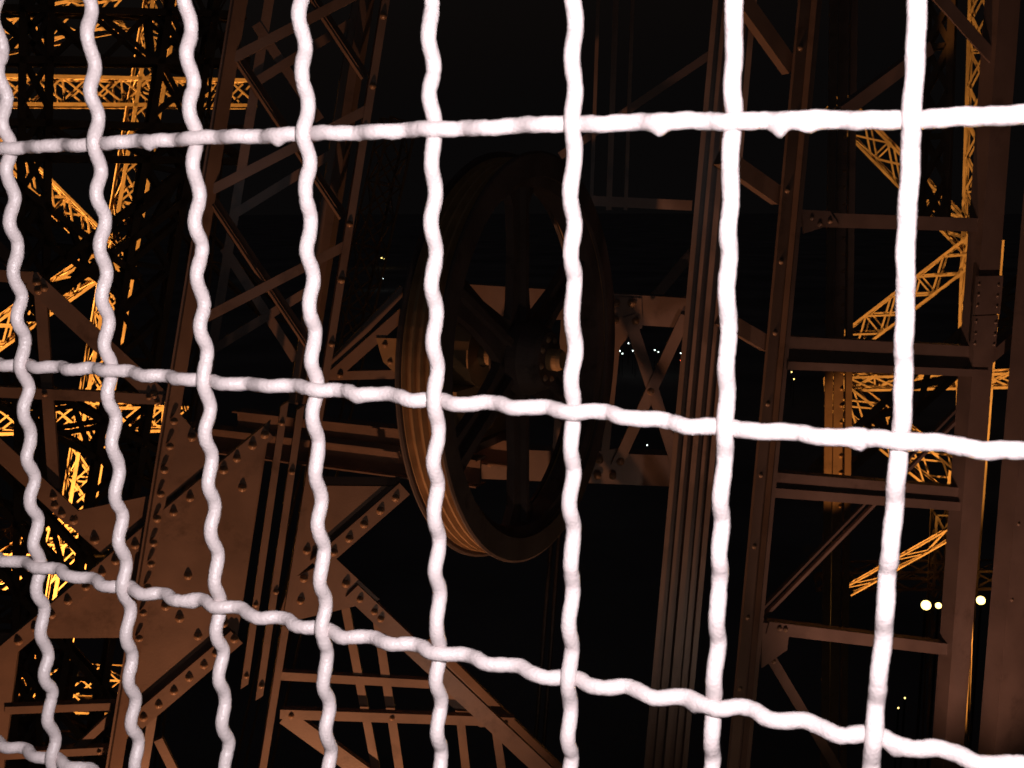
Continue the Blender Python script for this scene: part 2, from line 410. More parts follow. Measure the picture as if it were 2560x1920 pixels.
    single('diagonal_brace', 'faint brace fragment high at the left edge above the bent corner', 'brace', -60, 560, 72, 694, 28, t=.04, off=-.03, kind='flat', twist=-30)
    single('upright_brace', 'brown post at the bottom left corner', 'post', 25, 1585, -25, 1990, 46, t=.06, off=-.02, kind='L', side=1, to_ground=True)
    single('horizontal_brace', 'upper thin horizontal bar in the bottom left corner', 'brace', 12, 1777, 305, 1766, 20, t=.05, off=-.01, kind='L', side=1)
    single('horizontal_brace', 'lower thin horizontal bar in the bottom left corner', 'brace', -40, 1893, 300, 1876, 20, t=.05, off=-.01, kind='L', side=1, rv=[(248, 1880), (265, 1878)], roff=-.006, rr=.013)
    single('diagonal_brace', 'slender diagonal between the two lowest bars in the bottom left corner', 'brace', 190, 1876, 312, 1762, 20, t=.04, off=-.03, kind='flat')
    single('diagonal_brace', 'faint diagonal at the bottom beside the left wires', 'brace', 395, 1850, 470, 2000, 22, t=.04, off=-.06, kind='flat')
    single('diagonal_brace', 'long brown riveted brace running down to the right under the wheel', 'brace', 880, 1478, 1420, 1985, 42, t=.06, off=.012, kind='L', side=1, rv=[(900,1499),(936,1530),(952,1548)], roff=.016)
left_frame()

FC = Plane(1000, 1800, 6.5)
def lower_truss():
    t = thing('bracket_truss', 'small brown bracket truss with upright bars at the bottom centre left', 'truss', FC(1000, 1990))
    bar('top_bar', t, FC, 700, 1786, 1285, 1806, 25, .05, .03, 'L', 1)
    bar('mid_bar', t, FC, 690, 1690, 1120, 1714, 22, .05, -.02, 'L', 1)
    bar('diagonal_bar', t, FC, 712, 1792, 960, 1972, 42, .05, .015, 'L', 1)
    bar('diagonal_bar', t, FC, 1060, 1610, 1400, 1945, 48, .05, -.012, 'L', 1)
    for x0, y0, x1, y1, w in ((858,1490,952,1990,21),(940,1530,1008,1990,22),(1140,1700,1172,1990,21),(1236,1800,1264,1990,21),(1330,1860,1342,1990,16)):
        bar('upright_bar', t, FC, x0, y0, x1, y1, w, .04, -.03, 'L', 1)
    plate('end_plate', t, FC, [(1100,1660),(1190,1740),(1290,1815),(1200,1818),(1120,1760)], .012, -.03)
    rivets(t, FC, [(728,1790),(980,1796),(1215,1806),(1235,1815),(1262,1810)], .035, .015)
lower_truss()

#SECTION: wheel
# ------------------------------------------------------------------ the sheave wheel
WC = at(1354, 897, 6.05)
def wheel():
    n = (C_X*.894 + C_Y*.056 - C_Z*.445); n.z = 0; n.normalize()
    up = Vector((0, 0, 1)); h = up.cross(n).normalized()
    R = 509/FPX*6.05; T = .245
    root = thing('sheave_wheel', 'big dark spoked lift sheave wheel with rope grooves in the centre', 'wheel', WC - up*R)
    def P3(r, a, x): return WC + n*x + h*(r*math.cos(a)) + up*(r*math.sin(a))
    def lathe(prof, seg=96, closed=True):
        vs, fs = [], []; N = len(prof)
        for k in range(seg):
            a = 2*math.pi*k/seg
            for r, x in prof: vs.append(P3(r, a, x))
        for k in range(seg):
            for i in range(N if closed else N-1):
                j = (i+1) % N; k2 = (k+1) % seg
                fs.append((k*N+i, k*N+j, k2*N+j, k2*N+i))
        return vs, fs
    f = .022; x0 = -T; gr = .045; rt = R-.03
    # grooved tread between two flanges
    tread = [(R-.12, x0+f)]
    g = (T-2*f)/4
    for q in range(4):
        b = x0+f+g*q
        tread += [(rt, b+.002), (rt, b+g*.12), (rt-gr*.75, b+g*.3), (rt-gr, b+g*.5), (rt-gr*.75, b+g*.7), (rt, b+g*.88)]
    tread += [(rt, -f-.001), (R-.12, -f-.001)]
    link_mesh('grooved_tread', *lathe(tread), TREAD, root)
    for xx in (-f, x0):
        o = link_mesh('rim_flange', *lathe([(R-.135, xx), (R-.012, xx), (R, xx+f*.3), (R, xx+f*.7), (R-.012, xx+f), (R-.135, xx+f)]), WHEEL, root)
    link_mesh('inner_ring', *lathe([(R-.185, -T*.72), (R-.13, -T*.75), (R-.13, -.03), (R-.185, -.05)]), WHEEL, root)
    link_mesh('hub', *lathe([(.06, -T*1.0), (.17, -T*1.0), (.21, -T*.8), (.21, -.06), (.17, .03), (.15, .05), (.06, .05)], 40), WHEEL, root)
    link_mesh('axle', *lathe([(0.001, -T-.62), (.06, -T-.62), (.062, .11), (.05, .13), (0.001, .13)], 24, False), BLOCK, root)
    for k in range(6):
        a = math.radians(270+60*k)
        d = h*math.cos(a)+up*math.sin(a); tdir = n.cross(d)
        r0, r1 = .17, R-.17
        # broad web, flaring into the rim, with a rib standing on each face
        vs = []
        prof = [(r0, .135), (r0+.15, .105), ((r0+r1)/2, .085), (r1-.12, .10), (r1+.02, .19)]
        for x in (-.125, -.175):
            for s in (1, -1):
                for r, w in prof: vs.append(WC+n*x+d*r+tdir*(w*s))
        N = len(prof); fs = []
        for i in range(N-1):
            fs.append((i, i+1, N+i+1, N+i)); fs.append((2*N+i, 3*N+i, 3*N+i+1, 2*N+i+1))
            fs.append((i, 2*N+i, 2*N+i+1, i+1)); fs.append((N+i, N+i+1, 3*N+i+1, 3*N+i))
        fs += [(0, N, 3*N, 2*N), (N-1, 3*N-1, 4*N-1, 2*N-1)]
        sp = link_mesh('spoke', vs, fs, WHEEL, root); INV[sp.name] = Matrix.Identity(4)
        rv = boxv(WC+n*(-.105)+d*((r0+r1)/2), n, d, tdir, .019, (r1-r0)/2-.01, .02)
        link_mesh('rib', *rv, WHEEL, sp)
    for k in range(8):
        a = 2*math.pi*k/8+.2
        rivet(root, P3(.115, a, .046), n, .02)
    # bearing pedestal behind the wheel, bolted to the girder
    b = thing('bearing_pedestal', 'ochre bearing pedestal holding the axle behind the wheel', 'bearing', WC-n*(T+.2)-up*.55)
    c0 = WC-n*(T+.26)
    def L2(r, a, x): return c0+n*x+h*(r*math.cos(a))+up*(r*math.sin(a))
    vs, fs = [], []; S = 24
    for x in (-.14, .14):
        for rr in (.07, .19):
            for k in range(S): vs.append(L2(rr, 2*math.pi*k/S, x))
    for k in range(S):
        k2 = (k+1) % S
        fs += [(S+k, S+k2, 3*S+k2, 3*S+k), (k, 2*S+k, 2*S+k2, k2), (k, k2, S+k2, S+k), (2*S+k, 3*S+k, 3*S+k2, 2*S+k2)]
    link_mesh('bearing_housing', vs, fs, BLOCK, b)
    link_mesh('pedestal_foot', *boxv(c0-up*.33-n*.0, n, h, up, .13, .30, .16), BLOCK, b)
    link_mesh('base_plate', *boxv(c0-up*.515, n, h, up, .17, .42, .022), STEEL, b)
    for s in (-1, 1):
        for q in (-.08, .08):
            rivet(b, c0-up*.4935+h*(s*.36)+n*q, up, .025)
    # beams under the pedestal run back to the girder
    for s in (-1, 1):
        be = thing('pedestal_beam', ('near' if s < 0 else 'far')+' short steel beam under the bearing pedestal behind the wheel', 'beam', c0-up*.7+h*(.25*s), 'pedestal beams')
        vs, fs = extrude(profile('I', .12, .16), c0-up*.538+h*(.25*s)+n*.25, c0-up*.538+h*(.25*s)-n*1.9, up)
        link_mesh('beam', vs, fs, STEEL, be)
wheel()

FB = Plane(1450, 980, 7.6)
FB2 = Plane(900, 850, 6.9)
def girder():
    g = thing('support_girder', 'brown riveted girder with cross bracing behind and right of the wheel', 'girder', FB(1350, 1215))
    bar('upper_chord', g, FB, 1120, 745, 1760, 786, 74, .18, 0, 'C')
    bar('lower_chord', g, FB, 975, 1150, 1760, 1181, 78, .18, 0, 'C')
    plate('gusset_leaf', g, FB, [(1142,1040),(1238,1042),(1240,1160),(1150,1160)], .012, .014)
    plate('gusset_leaf', g, FB, [(1534,742),(1604,745),(1606,820),(1560,842),(1534,820)], .012, .014)
    plate('gusset_leaf', g, FB, [(1478,1130),(1570,1118),(1580,1200),(1478,1200)], .012, .010)
    bar('cross_bar', g, FB, 1572, 790, 1692, 1160, 30, .04, .028, 'flat')
    bar('cross_bar', g, FB, 1715, 790, 1540, 1168, 28, .04, .040, 'flat')
    bar('upright_bar', g, FB, 1547, 800, 1512, 1140, 20, .05, .006, 'L', 1)
    bar('upright_bar', g, FB, 1414, 790, 1390, 1150, 22, .05, .006, 'L', 1)
    bar('upright_bar', g, FB, 1150, 770, 1148, 1140, 22, .05, .006, 'L', 1)
    rivets(g, FB, [(1540,758),(1580,758),(1538,800),(1589,803)], .029, .026)
    rivets(g, FB, [(1627,979)], .042, .026)
    rivets(g, FB, [(1498,1150),(1551,1154),(1494,1190),(1532,1190)], .042, .026)
    rivets(g, FB, [(1228,1078),(1225,1158)], .029, .026)
    def single(P, name, text, cat, *a, rv=(), **k):
        t = thing(name, text, cat, P((a[0]+a[2])/2, max(a[1], a[3]))); bar('bar', t, P, *a, **k); rivets(t, P, rv, .03, .018); return t
    single(FB2, 'diagonal_brace', 'upper of two brown struts rising to the wheel from the lattice column', 'brace', 815, 925, 1010, 722, 22, t=.05, off=0, kind='L', side=1)
    single(FB2, 'diagonal_brace', 'lower of two brown struts rising to the wheel from the lattice column', 'brace', 832, 940, 1010, 782, 28, t=.05, off=.02, kind='L', side=1)
    single(FB2, 'horizontal_brace', 'short brown tie between lattice column and left wheel rim', 'brace', 822, 940, 1090, 934, 22, t=.05, off=.01, kind='L', side=1, rv=[(850, 938)])
    t = thing('ochre_side_plate', 'small ochre plate peeking out left of the wheel rim', 'plate', FB2(985, 930))
    plate('plate', t, FB2, [(940,845),(1075,848),(1070,940),(985,930),(958,905),(950,880)], .03, .03, BLOCK); rivets(t, FB2, [(962, 862), (975, 905)], .034, .018)
    single(FB, 'horizontal_brace', 'dim thin horizontal bar above the girder right of the wheel', 'brace', 1480, 502, 1730, 514, 24, t=.06, off=.3, kind='L', side=1, rv=())
    single(FB, 'diagonal_brace', 'faint long strut rising to the right behind the second wire from right', 'brace', 1540, 860, 1790, 560, 26, t=.05, off=-.3, kind='L', side=1)
    single(FB, 'diagonal_brace', 'faint upper strut rising to the right above the wheel', 'brace', 1400, 390, 1800, 120, 20, t=.05, off=-.35, kind='L', side=1)
    for k, (x, txt) in enumerate(((1486, 'leftmost'), (1530, 'middle'), (1572, 'rightmost'))):
        r = thing('hanger_bar', txt+' of three dim upright hanger bars above the girder', 'bar', FB(x-6, 520), 'hanger bars above the girder')
        bar('bar', r, FB, x+12, -60, x-8, 525, 9 if k != 1 else 14, .04, .1, 'flat')
    # hoist ropes falling behind the wheel to the ground
    for k, (xa, xb, txt) in enumerate(((1392, 1330, 'left'), (1410, 1352, 'right'))):
        a = FB(xa, 1180, .22); b = FB(xb, 1960, .22); d = (b-a).normalized(); e = b+d*(b.z/-d.z)
        vs, fs = tube([a, b, e], .016, 8); o = link_mesh('hoist_rope', vs, fs, ROPE, None, True)
        label(o, txt+' one of two dark hoist ropes hanging below the wheel', 'rope', 'hoist ropes')
girder()

#SECTION: right
# ------------------------------------------------------------------ right frame
FE = Plane(1740, 960, 6.4)
pE, pF = at(1950, 960, 5.7), at(2450, 960, 6.3)
FR = Plane(2200, 960, 6.0)
v = pF-pE; nn = Vector((v.y, -v.x, 0)).normalized()
if nn.dot(CAM-pE) < 0: nn = -nn
FR.p, FR.n = pE, nn
def right_frame():
    def xl(y): return 1785-.0905*y
    base = FE(xl(2600)+50, 2600)
    t = thing('lift_guide_column', 'broad dark ribbed guide column just right of the girder', 'column', Vector((base.x, base.y, 0)))
    bar('web', t, FE, xl(-200)+52, -200, xl(2600)+52, 2600, 98, .02, -.10, 'flat', to_ground=True)
    for dx, w, k in ((4, 13, 1), (28, 10, 1), (54, 14, -1), (78, 10, -1), (100, 14, -1)):
        bar('rib', t, FE, xl(-200)+dx, -200, xl(2600)+dx, 2600, w, .09, (.012 if dx in (4, 54, 100) else -.03), 'flat', to_ground=True)
    def xe(y): return 2014-.094*y
    base = FR(xe(2600), 2600)
    t = thing('twin_flange_column', 'narrow leaning column with two pale strips left of the crossbeams', 'column', Vector((base.x, base.y, 0)))
    bar('flange', t, FR, xe(-200), -200, xe(2600), 2600, 30, .02, .10, 'flat', to_ground=True)
    bar('flange', t, FR, xe(-200)+36, -200, xe(2600)+36, 2600, 13, .05, .055, 'flat', to_ground=True)
    bar('web', t, FR, xe(-200)+20, -200, xe(2600)+20, 2600, 22, .02, -.02, 'flat', to_ground=True)
    rivets(t, FR, [(xe(y)+random.uniform(-2, 2), y) for y in range(120, 1900, 178)], .103, .014)
    def xf(y): return 2525-.0745*y
    base = FR(xf(2600), 2600)
    t = thing('crossbeam_column', 'flat upright brown column right of the rightmost long wire', 'column', Vector((base.x, base.y, 0)))
    bar('shaft', t, FR, xf(-200), -200, xf(2600), 2600, 72, .10, .06, 'C', to_ground=True)
    bar('splice_plate', t, FR, xf(688)+4, 690, xf(786)+3, 786, 84, .02, .080, 'flat')
    bar('splice_plate', t, FR, xf(788)+1, 789, xf(874)+1, 874, 78, .02, .072, 'flat')
    for yy in (712, 738, 765, 805, 835, 860):
        rivets(t, FR, [(xf(yy)+dx, yy+dx*.05) for dx in (-24, 24)], .082 if yy < 787 else .075, .010)
    base = FR(2420, 2600)
    t = thing('edge_column', 'plain brown column cut off by the right picture edge', 'column', Vector((base.x, base.y, 0)))
    def xg(y): return 2690-.087*y
    bar('shaft', t, FR, xg(-200), -200, xg(2600), 2600, 118, .12, .25, 'C', to_ground=True)
    rivets(t, FR, [(xg(1310)-30, 1310), (xg(1310)+20, 1312), (xg(1500)-30, 1500)], .252, .012)
    def single(name, text, cat, *a, rv=(), roff=.03, rr=.014, **k):
        t = thing(name, text, cat, FR((a[0]+a[2])/2, max(a[1], a[3]))); bar('bar', t, FR, *a, **k); rivets(t, FR, rv, roff, rr); return t
    t = single('crossbeam', 'top slim crossbeam with a small gusset at its left end', 'beam', 1995, 548, 2490, 564, 36, t=.10, off=.02, kind='L', side=1, rv=[(2030, 545), (2050, 560), (2075, 553)], roff=.04)
    plate('gusset_leaf', t, FR, [(2005,524),(2075,528),(2100,566),(2060,568),(2010,584)], .01, .035)
    t = single('crossbeam', 'deepest brown crossbeam with a ledge along its lower edge', 'beam', 1970, 872, 2470, 896, 62, t=.12, off=.02, kind='C', rv=())
    bar('lower_flange', t, FR, 1970, 914, 2470, 934, 20, .06, .07, 'flat')
    t = single('crossbeam', 'double strip crossbeam below the middle on the right', 'beam', 1935, 1200, 2440, 1240, 38, t=.10, off=.02, kind='L', side=1)
    bar('lower_flange', t, FR, 1935, 1232, 2440, 1270, 24, .05, .045, 'flat')
    t = single('crossbeam', 'lowest thin crossbeam meeting the column beside the lit lamps', 'beam', 1920, 1570, 2400, 1628, 32, t=.08, off=.02, kind='L', side=1, rv=[(1950, 1572), (1965, 1574)], roff=.03)
    plate('gusset_leaf', t, FR, [(1905,1556),(1975,1568),(1968,1625),(1905,1670)], .01, .01)
    t2 = single('diagonal_brace', 'thin dark brace climbing to the right in front of the lit far post', 'brace', 1886, 1570, 2445, 1000, 9, t=.02, off=-.04, kind='flat')
    bar('web', t2, FR, 1876, 1555, 2425, 990, 34, t=.012, off=-.07, kind='flat', twist=62)
    single('diagonal_brace', 'slender brace falling to the right below the lowest crossbeam', 'brace', 1925, 1640, 2140, 2000, 26, t=.05, off=-.02, kind='L', side=1, rv=[(1935, 1655)], roff=-.015)
    single('knee_brace', 'knee brace entering the flat upright column at the top right', 'brace', 2320, -40, 2500, 162, 34, t=.06, off=.03, kind='L', side=1)
    single('diagonal_brace', 'dim strut rising to the right behind the rightmost long wire near the top', 'brace', 2110, 282, 2330, 118, 36, t=.06, off=-.3, kind='L', side=1)
    single('knee_brace', 'uppermost dim knee plate between the two middle columns', 'brace', 1850, -20, 1985, 170, 42, t=.06, off=-.1, kind='flat')
    single('knee_brace', 'second dim knee plate between the two middle columns', 'brace', 1810, 390, 1955, 492, 46, t=.06, off=-.1, kind='flat')
    single('knee_brace', 'third dim knee plate between the two middle columns', 'brace', 1810, 795, 1925, 862, 40, t=.06, off=-.1, kind='flat')
    single('edge_brace', 'dark diagonal bar between the two rightmost columns', 'brace', 2450, 920, 2600, 790, 30, t=.05, off=.0, kind='L', side=1)
right_frame()

#SECTION: far
# ------------------------------------------------------------------ far lattice girders of the tower
UNITBAR = {}
def unit_bar(w, t):
    k = (round(w, 3), round(t, 3))
    if k not in UNITBAR:
        vs, fs = boxv(Vector((0, 0, 0.5)), Vector((1, 0, 0)), Vector((0, 1, 0)), Vector((0, 0, 1)), w/2, t/2, .5)
        me = bpy.data.meshes.new('lacing_bar'); me.from_pydata([tuple(v) for v in vs], [], fs); me.materials.append(FARS); UNITBAR[k] = me
    return UNITBAR[k]
def place_bar(parent, a, b, n, w, t, name='lacing_bar'):
    o = bpy.data.objects.new(name, unit_bar(w, t)); COL.objects.link(o); o.parent = parent; o.matrix_parent_inverse = INV[parent.name]
    d = b-a; L = d.length; z = d/L; x = z.cross(n).normalized(); y = z.cross(x)
    o.matrix_basis = Matrix(((x.x, y.x, z.x*L, a.x), (x.y, y.y, z.y*L, a.y), (x.z, y.z, z.z*L, a.z), (0, 0, 0, 1)))
def lattice(name, text, P, x0, y0, x1, y1, wpx, dep=.7, pitch=1.0, ground=False, style='X', cw=.09, lw=.07, off=0.0, plates=0):
    a, b = P(x0, y0, off), P(x1, y1, off)
    W = wpx*P.scale((x0+x1)/2, (y0+y1)/2); n = P.n
    d = (b-a).normalized(); u = d.cross(n).normalized()
    lo = min((a, b), key=lambda q: q.z)
    e = lo
    if ground:
        dd = d if d.z < 0 else -d; e = lo+dd*(lo.z/-dd.z)
    root = thing(name, text, 'lattice girder', e)
    L = (b-a).length; N = max(2, round(L/pitch))
    aa, bb = (a, b)
    if ground: (aa, bb) = (e, b) if lo is a or (lo-a).length < 1e-6 else (a, e)
    for su in (-1, 1):
        for sv in (0, 1):
            vs, fs = extrude(profile('L', cw, cw, su), aa+u*(su*(W/2))-n*(sv*dep), bb+u*(su*(W/2))-n*(sv*dep), n if sv == 0 else -n)
            link_mesh('chord', vs, fs, FARS, root)
    def pt(i, su, sv): return a+d*(L*i/N)+u*(su*W/2*.94)-n*(sv*dep)
    for i in range(N):
        for sv in (0, 1):
            e2 = -n*(.03 if sv == 0 else -.03)
            if style == 'X' or i % 2 == 0: place_bar(root, pt(i, -1, sv)+e2, pt(i+1, 1, sv)+e2, n, lw, .02)
            if style == 'X' or i % 2 == 1: place_bar(root, pt(i, 1, sv)+e2*1.9, pt(i+1, -1, sv)+e2*1.9, n, lw, .02)
            if style == 'X' and i % 2 == 0: place_bar(root, pt(i, -1, sv)+e2*2.7, pt(i, 1, sv)+e2*2.7, n, lw*.9, .02, 'strut')
        for su in (-1, 1):
            q = u*(su*.02)
            if i % 2: place_bar(root, pt(i, su, 0)-q, pt(i+1, su, 1)-q, u, lw*.9, .02)
            else: place_bar(root, pt(i, su, 1)-q, pt(i+1, su, 0)-q, u, lw*.9, .02)
    return root
FL = Plane(250, 700, 36.0, yaw=14)
FL2 = Plane(250, 700, 44.0, yaw=-10)
FRR = Plane(2300, 900, 42.0, yaw=-8)
FRR2 = Plane(2300, 900, 50.0, yaw=10)
def far():
    G = 'far lattice girders'
    S1 = Plane(250, 700, 18.0, yaw=5); S2 = Plane(2300, 900, 18.0, yaw=-5)
    def lat(*a, **k):
        f = a[2].depth/27.0
        for q, dflt, g in (('dep', .7, 1), ('pitch', 1.0, 1), ('cw', .09, .7), ('lw', .07, .65)): k[q] = k.get(q, dflt)*f*g
        o = lattice(*a, **k); o['group'] = G; return o
    lat('lattice_column', 'long lit orange lattice leg leaning behind the wires on the left', FL, 425, -60, 170, 1480, 60, dep=.75, pitch=.72, ground=True, cw=.13)
    lat('lattice_girder', 'lit orange horizontal lattice girder across the upper left', FL, -160, 222, 640, 232, 66, dep=.9, pitch=.68, cw=.12)
    lat('lattice_girder', 'dim broken lattice girder at the top left corner', FL2, -160, 110, 300, 20, 80, dep=.9, pitch=1.0)
    lat('lattice_brace', 'lit orange lattice diagonal falling to the node plate on the left', FL, -40, 320, 290, 645, 52, dep=.6, pitch=.62, off=.2)
    lat('lattice_brace', 'lit orange lattice diagonal falling left from the node plate', FL, 285, 640, -60, 880, 58, dep=.6, pitch=.62, off=.25)
    lat('lattice_girder', 'lit orange horizontal lattice girder behind the mid left bar', FL, -160, 1056, 470, 1048, 62, dep=.8, pitch=.66, off=-.1, cw=.11)
    lat('lattice_brace', 'lit orange lattice diagonal left of the gusset joint', FL, -160, 1560, 200, 1300, 64, dep=.7, pitch=.66, off=.1)
    lat('lattice_girder', 'lit orange lattice bits low in the left corner', FL2, -160, 1370, 300, 1350, 80, dep=1.0, pitch=.9)
    lat('lattice_girder', 'lit orange lattice in the bottom left opening', FL2, -160, 1730, 330, 1745, 90, dep=1.0, pitch=.95)
    lat('lattice_girder', 'lit orange lattice at the very bottom left edge', FL2, -160, 1905, 330, 1900, 60, dep=1.0, pitch=.9)
    lat('lattice_column', 'dim lattice leg between the lattice column and the wheel', S1, 1010, 300, 850, 1010, 70, dep=.9, pitch=.9, ground=True)
    lat('lattice_column', 'second dim lattice leg behind the left lattice column', S1, 580, -80, 440, 1300, 46, dep=.8, pitch=1.2, ground=True, style='Z')
    lat('lattice_brace', 'dim lattice diagonal behind the left lattice column', S1, 470, 560, 800, 900, 50, dep=.8, pitch=1.1, style='Z')
    np = thing('node_plate', 'bright orange node plate where the left far diagonals meet', 'plate', FL(285, 668))
    plate('plate', np, FL, [(262,628),(299,630),(292,668),(255,664)], .03, .32, FARS); rivets(np, FL, [(282, 645), (279, 655), (290, 640)], .322, .05)
    # unlit lattice nearer than the floodlights, seen only as silhouettes
    def dark(text, P, x0, y0, x1, y1, w, **k):
        o = lattice('lattice_truss', text, P, x0, y0, x1, y1, w, cw=.11, lw=.085, **k); o['group'] = 'unlit lattice trusses'; return o
    dark('leaning black lattice truss silhouetted before the long orange lattice leg', S1, 500, -80, 245, 1500, 105, dep=0.64, pitch=0.85, ground=True)
    dark('black horizontal lattice truss under the lit upper left girder', S1, -160, 345, 620, 362, 84, dep=0.64, pitch=0.85)
    dark('black horizontal lattice truss over the lit upper left girder', S1, -160, 80, 620, 95, 120, dep=0.64, pitch=0.85)
    dark('black lattice diagonal silhouetted above the small bent corner plate', S1, -120, 380, 330, 720, 70, dep=0.64, pitch=0.68)
    dark('black upright lattice truss near the left edge', S1, 95, -80, 65, 1990, 60, dep=0.48, pitch=0.68, ground=True)
    dark('black lattice diagonal behind the mid left horizontal bar', S1, -120, 900, 420, 1190, 90, dep=0.64, pitch=0.685)
    dark('black lattice diagonal in the bottom left opening', S1, -120, 1390, 330, 1900, 110, dep=0.64, pitch=0.685)
    dark('black thin lattice diagonal over the lit leaning leg at mid height', S1, 60, 760, 470, 460, 60, dep=.5, pitch=.8, style='Z')
    dark('black thin lattice diagonal over the lit bits low on the left', S1, -60, 1160, 260, 1490, 60, dep=.5, pitch=.8, style='Z')
    dark('black lattice diagonal crossing the right far girders', S2, 2050, 1200, 2600, 700, 70, dep=0.48, pitch=0.68)
    dark('black upright lattice truss above the top slim crossbeam', S2, 2350, -120, 2330, 560, 60, dep=0.48, pitch=0.68)
    # right side
    lat('lattice_brace', 'lit lattice diagonal falling to the right behind the rightmost long wire', FRR, 2080, 255, 2445, 628, 56, dep=.8, pitch=.8, off=.1)
    lat('lattice_brace', 'lit lattice diagonal falling left from the right node plates', FRR, 2445, 612, 2060, 905, 60, dep=.8, pitch=.8, off=.2)
    lat('lattice_column', 'lit upright lattice leg close to the left side of the flat column', FRR, 2450, -60, 2395, 1700, 44, dep=.7, pitch=.8, ground=True)
    lat('lattice_girder', 'lit lattice girder under the deepest crossbeam', FRR, 2060, 962, 2600, 950, 34, dep=.7, pitch=.62)
    lat('lattice_brace', 'lit lattice arch piece left of the rightmost long wire', FRR, 2085, 985, 2420, 1250, 76, dep=.9, pitch=.95, off=.15)
    lat('lattice_brace', 'lit lattice strut rising to the right above the lamps', FRR, 2120, 1480, 2440, 1300, 24, dep=.35, pitch=.75, off=.1, style='Z', cw=.055, lw=.04)
    lat('lattice_girder', 'dim lattice girder level with the lamps', FRR2, 2040, 1455, 2600, 1450, 46, dep=.9, pitch=.8)
    lat('lattice_column', 'lit thin lattice leg beside the smaller lamp', FRR2, 2362, 1290, 2345, 1700, 38, dep=.7, pitch=.8, ground=True)
    lat('lattice_column', 'lit lattice strip in the gap between the two rightmost columns', FRR2, 2488, 600, 2405, 1700, 36, dep=.7, pitch=.9, ground=True, style='Z')
    t = thing('node_plate', 'bright triangular node plate beside the flat column', 'plate', FRR(2440, 675))
    plate('plate', t, FRR, [(2448,600),(2410,640),(2445,678),(2475,660)], .03, .5, FARS)
    plate('plate', t, FRR, [(2418,585),(2432,592),(2420,612),(2405,608)], .03, .5, FARS)
    t = thing('node_plate', 'small bright orange plate under the deepest crossbeam', 'plate', FRR(2405, 962))
    plate('plate', t, FRR, [(2386,945),(2424,946),(2424,963),(2388,962)], .03, .5, FARS)
    t = thing('node_plate', 'large bright orange plate above the double strip crossbeam', 'plate', FRR(2385, 1240))
    plate('plate', t, FRR, [(2372,1175),(2405,1190),(2402,1245),(2364,1245)], .03, .55, FARS)
    # far plated post, upper part dim, lower part lit
    FP = Plane(2100, 900, 14.0, yaw=8)
    a = FP(2105, 2600)
    t = thing('plated_post', 'plated post lit orange between the lower crossbeams', 'post', Vector((a.x, a.y, 0)))
    bar('plate_strip', t, FP, 2112, -100, 2078, 2300, 24, .06, .0, 'flat', to_ground=True)
    bar('plate_strip', t, FP, 2086, -100, 2056, 2300, 20, .06, -.03, 'flat', to_ground=True)
    bar('edge_angle', t, FP, 2138, -100, 2104, 2300, 16, .14, .01, 'flat', to_ground=True)
    rivets(t, FP, [(2118-.014*y, y) for y in range(300, 1500, 42)], .003, .025)
far()

#SECTION: lamps
# ------------------------------------------------------------------ lamps
def floodlight(text, pos, aim, energy, size, spot=None, radius=.12, visible=False, post_to=None, group='sodium floodlights', color=SODIUM, blend=.6):
    d = (aim-pos).normalized(); x = d.orthogonal().normalized(); y = d.cross(x)
    t = thing('floodlight', text, 'floodlight', pos-Vector((0, 0, size*1.2)), group)
    S = 16; vs, fs = [], []
    prof = [(.45, -1.1), (.6, -.9), (.75, -.3), (1.0, .0), (1.0, .12), (.88, .12), (.86, .02)]
    for k in range(S):
        a = 2*math.pi*k/S
        for r, z in prof: vs.append(pos+x*(math.cos(a)*r*size)+y*(math.sin(a)*r*size)+d*(z*size))
    N = len(prof)
    for k in range(S):
        for i in range(N-1): fs.append((k*N+i, k*N+i+1, ((k+1) % S)*N+i+1, ((k+1) % S)*N+i))
    fs.append(tuple(k*N for k in reversed(range(S))))
    link_mesh('housing', vs, fs, LAMPB, t)
    vs = [pos+x*(math.cos(2*math.pi*k/S)*.85*size)+y*(math.sin(2*math.pi*k/S)*.85*size)+d*(.03*size) for k in range(S)]
    vs.append(pos+d*(.22*size))
    link_mesh('glass', vs, [(k, (k+1) % S, S) for k in range(S)], GLOW, t)
    # yoke and mast down to the ground or to a beam
    base = pos-d*(size*.7)
    foot = post_to if post_to is not None else Vector((base.x, base.y, 0))
    vs, fs = tube([base, (base+foot)/2, foot], max(.03, size*.25), 8); link_mesh('mast', vs, fs, LAMPB, t)
    l = bpy.data.lights.new('sodium_lamp', 'SPOT' if spot else 'POINT'); l.energy = energy; l.color = color; l.shadow_soft_size = radius
    if spot: l.spot_size = math.radians(spot); l.spot_blend = blend
    o = bpy.data.objects.new('sodium_lamp', l); COL.objects.link(o)
    o.matrix_world = Matrix.Translation(pos+d*(size*.3)) @ (-d).to_track_quat('Z', 'Y').to_matrix().to_4x4()
    return t
gp = FA(500, 1400)
# floodlights that wash the near steel from below, out of the picture
floodlight('floodlight below the picture washing the left gusset', FA(400, 4200, 1.9), FA(440, 1150), 500, .11, spot=78, radius=.03, color=(1.0, .45, .22))
floodlight('floodlight below the picture washing the right columns', at(2750, 3000, 4.2), FR(2450, 1150), 115, .11, spot=64, radius=.05, color=(1.0, .55, .42))
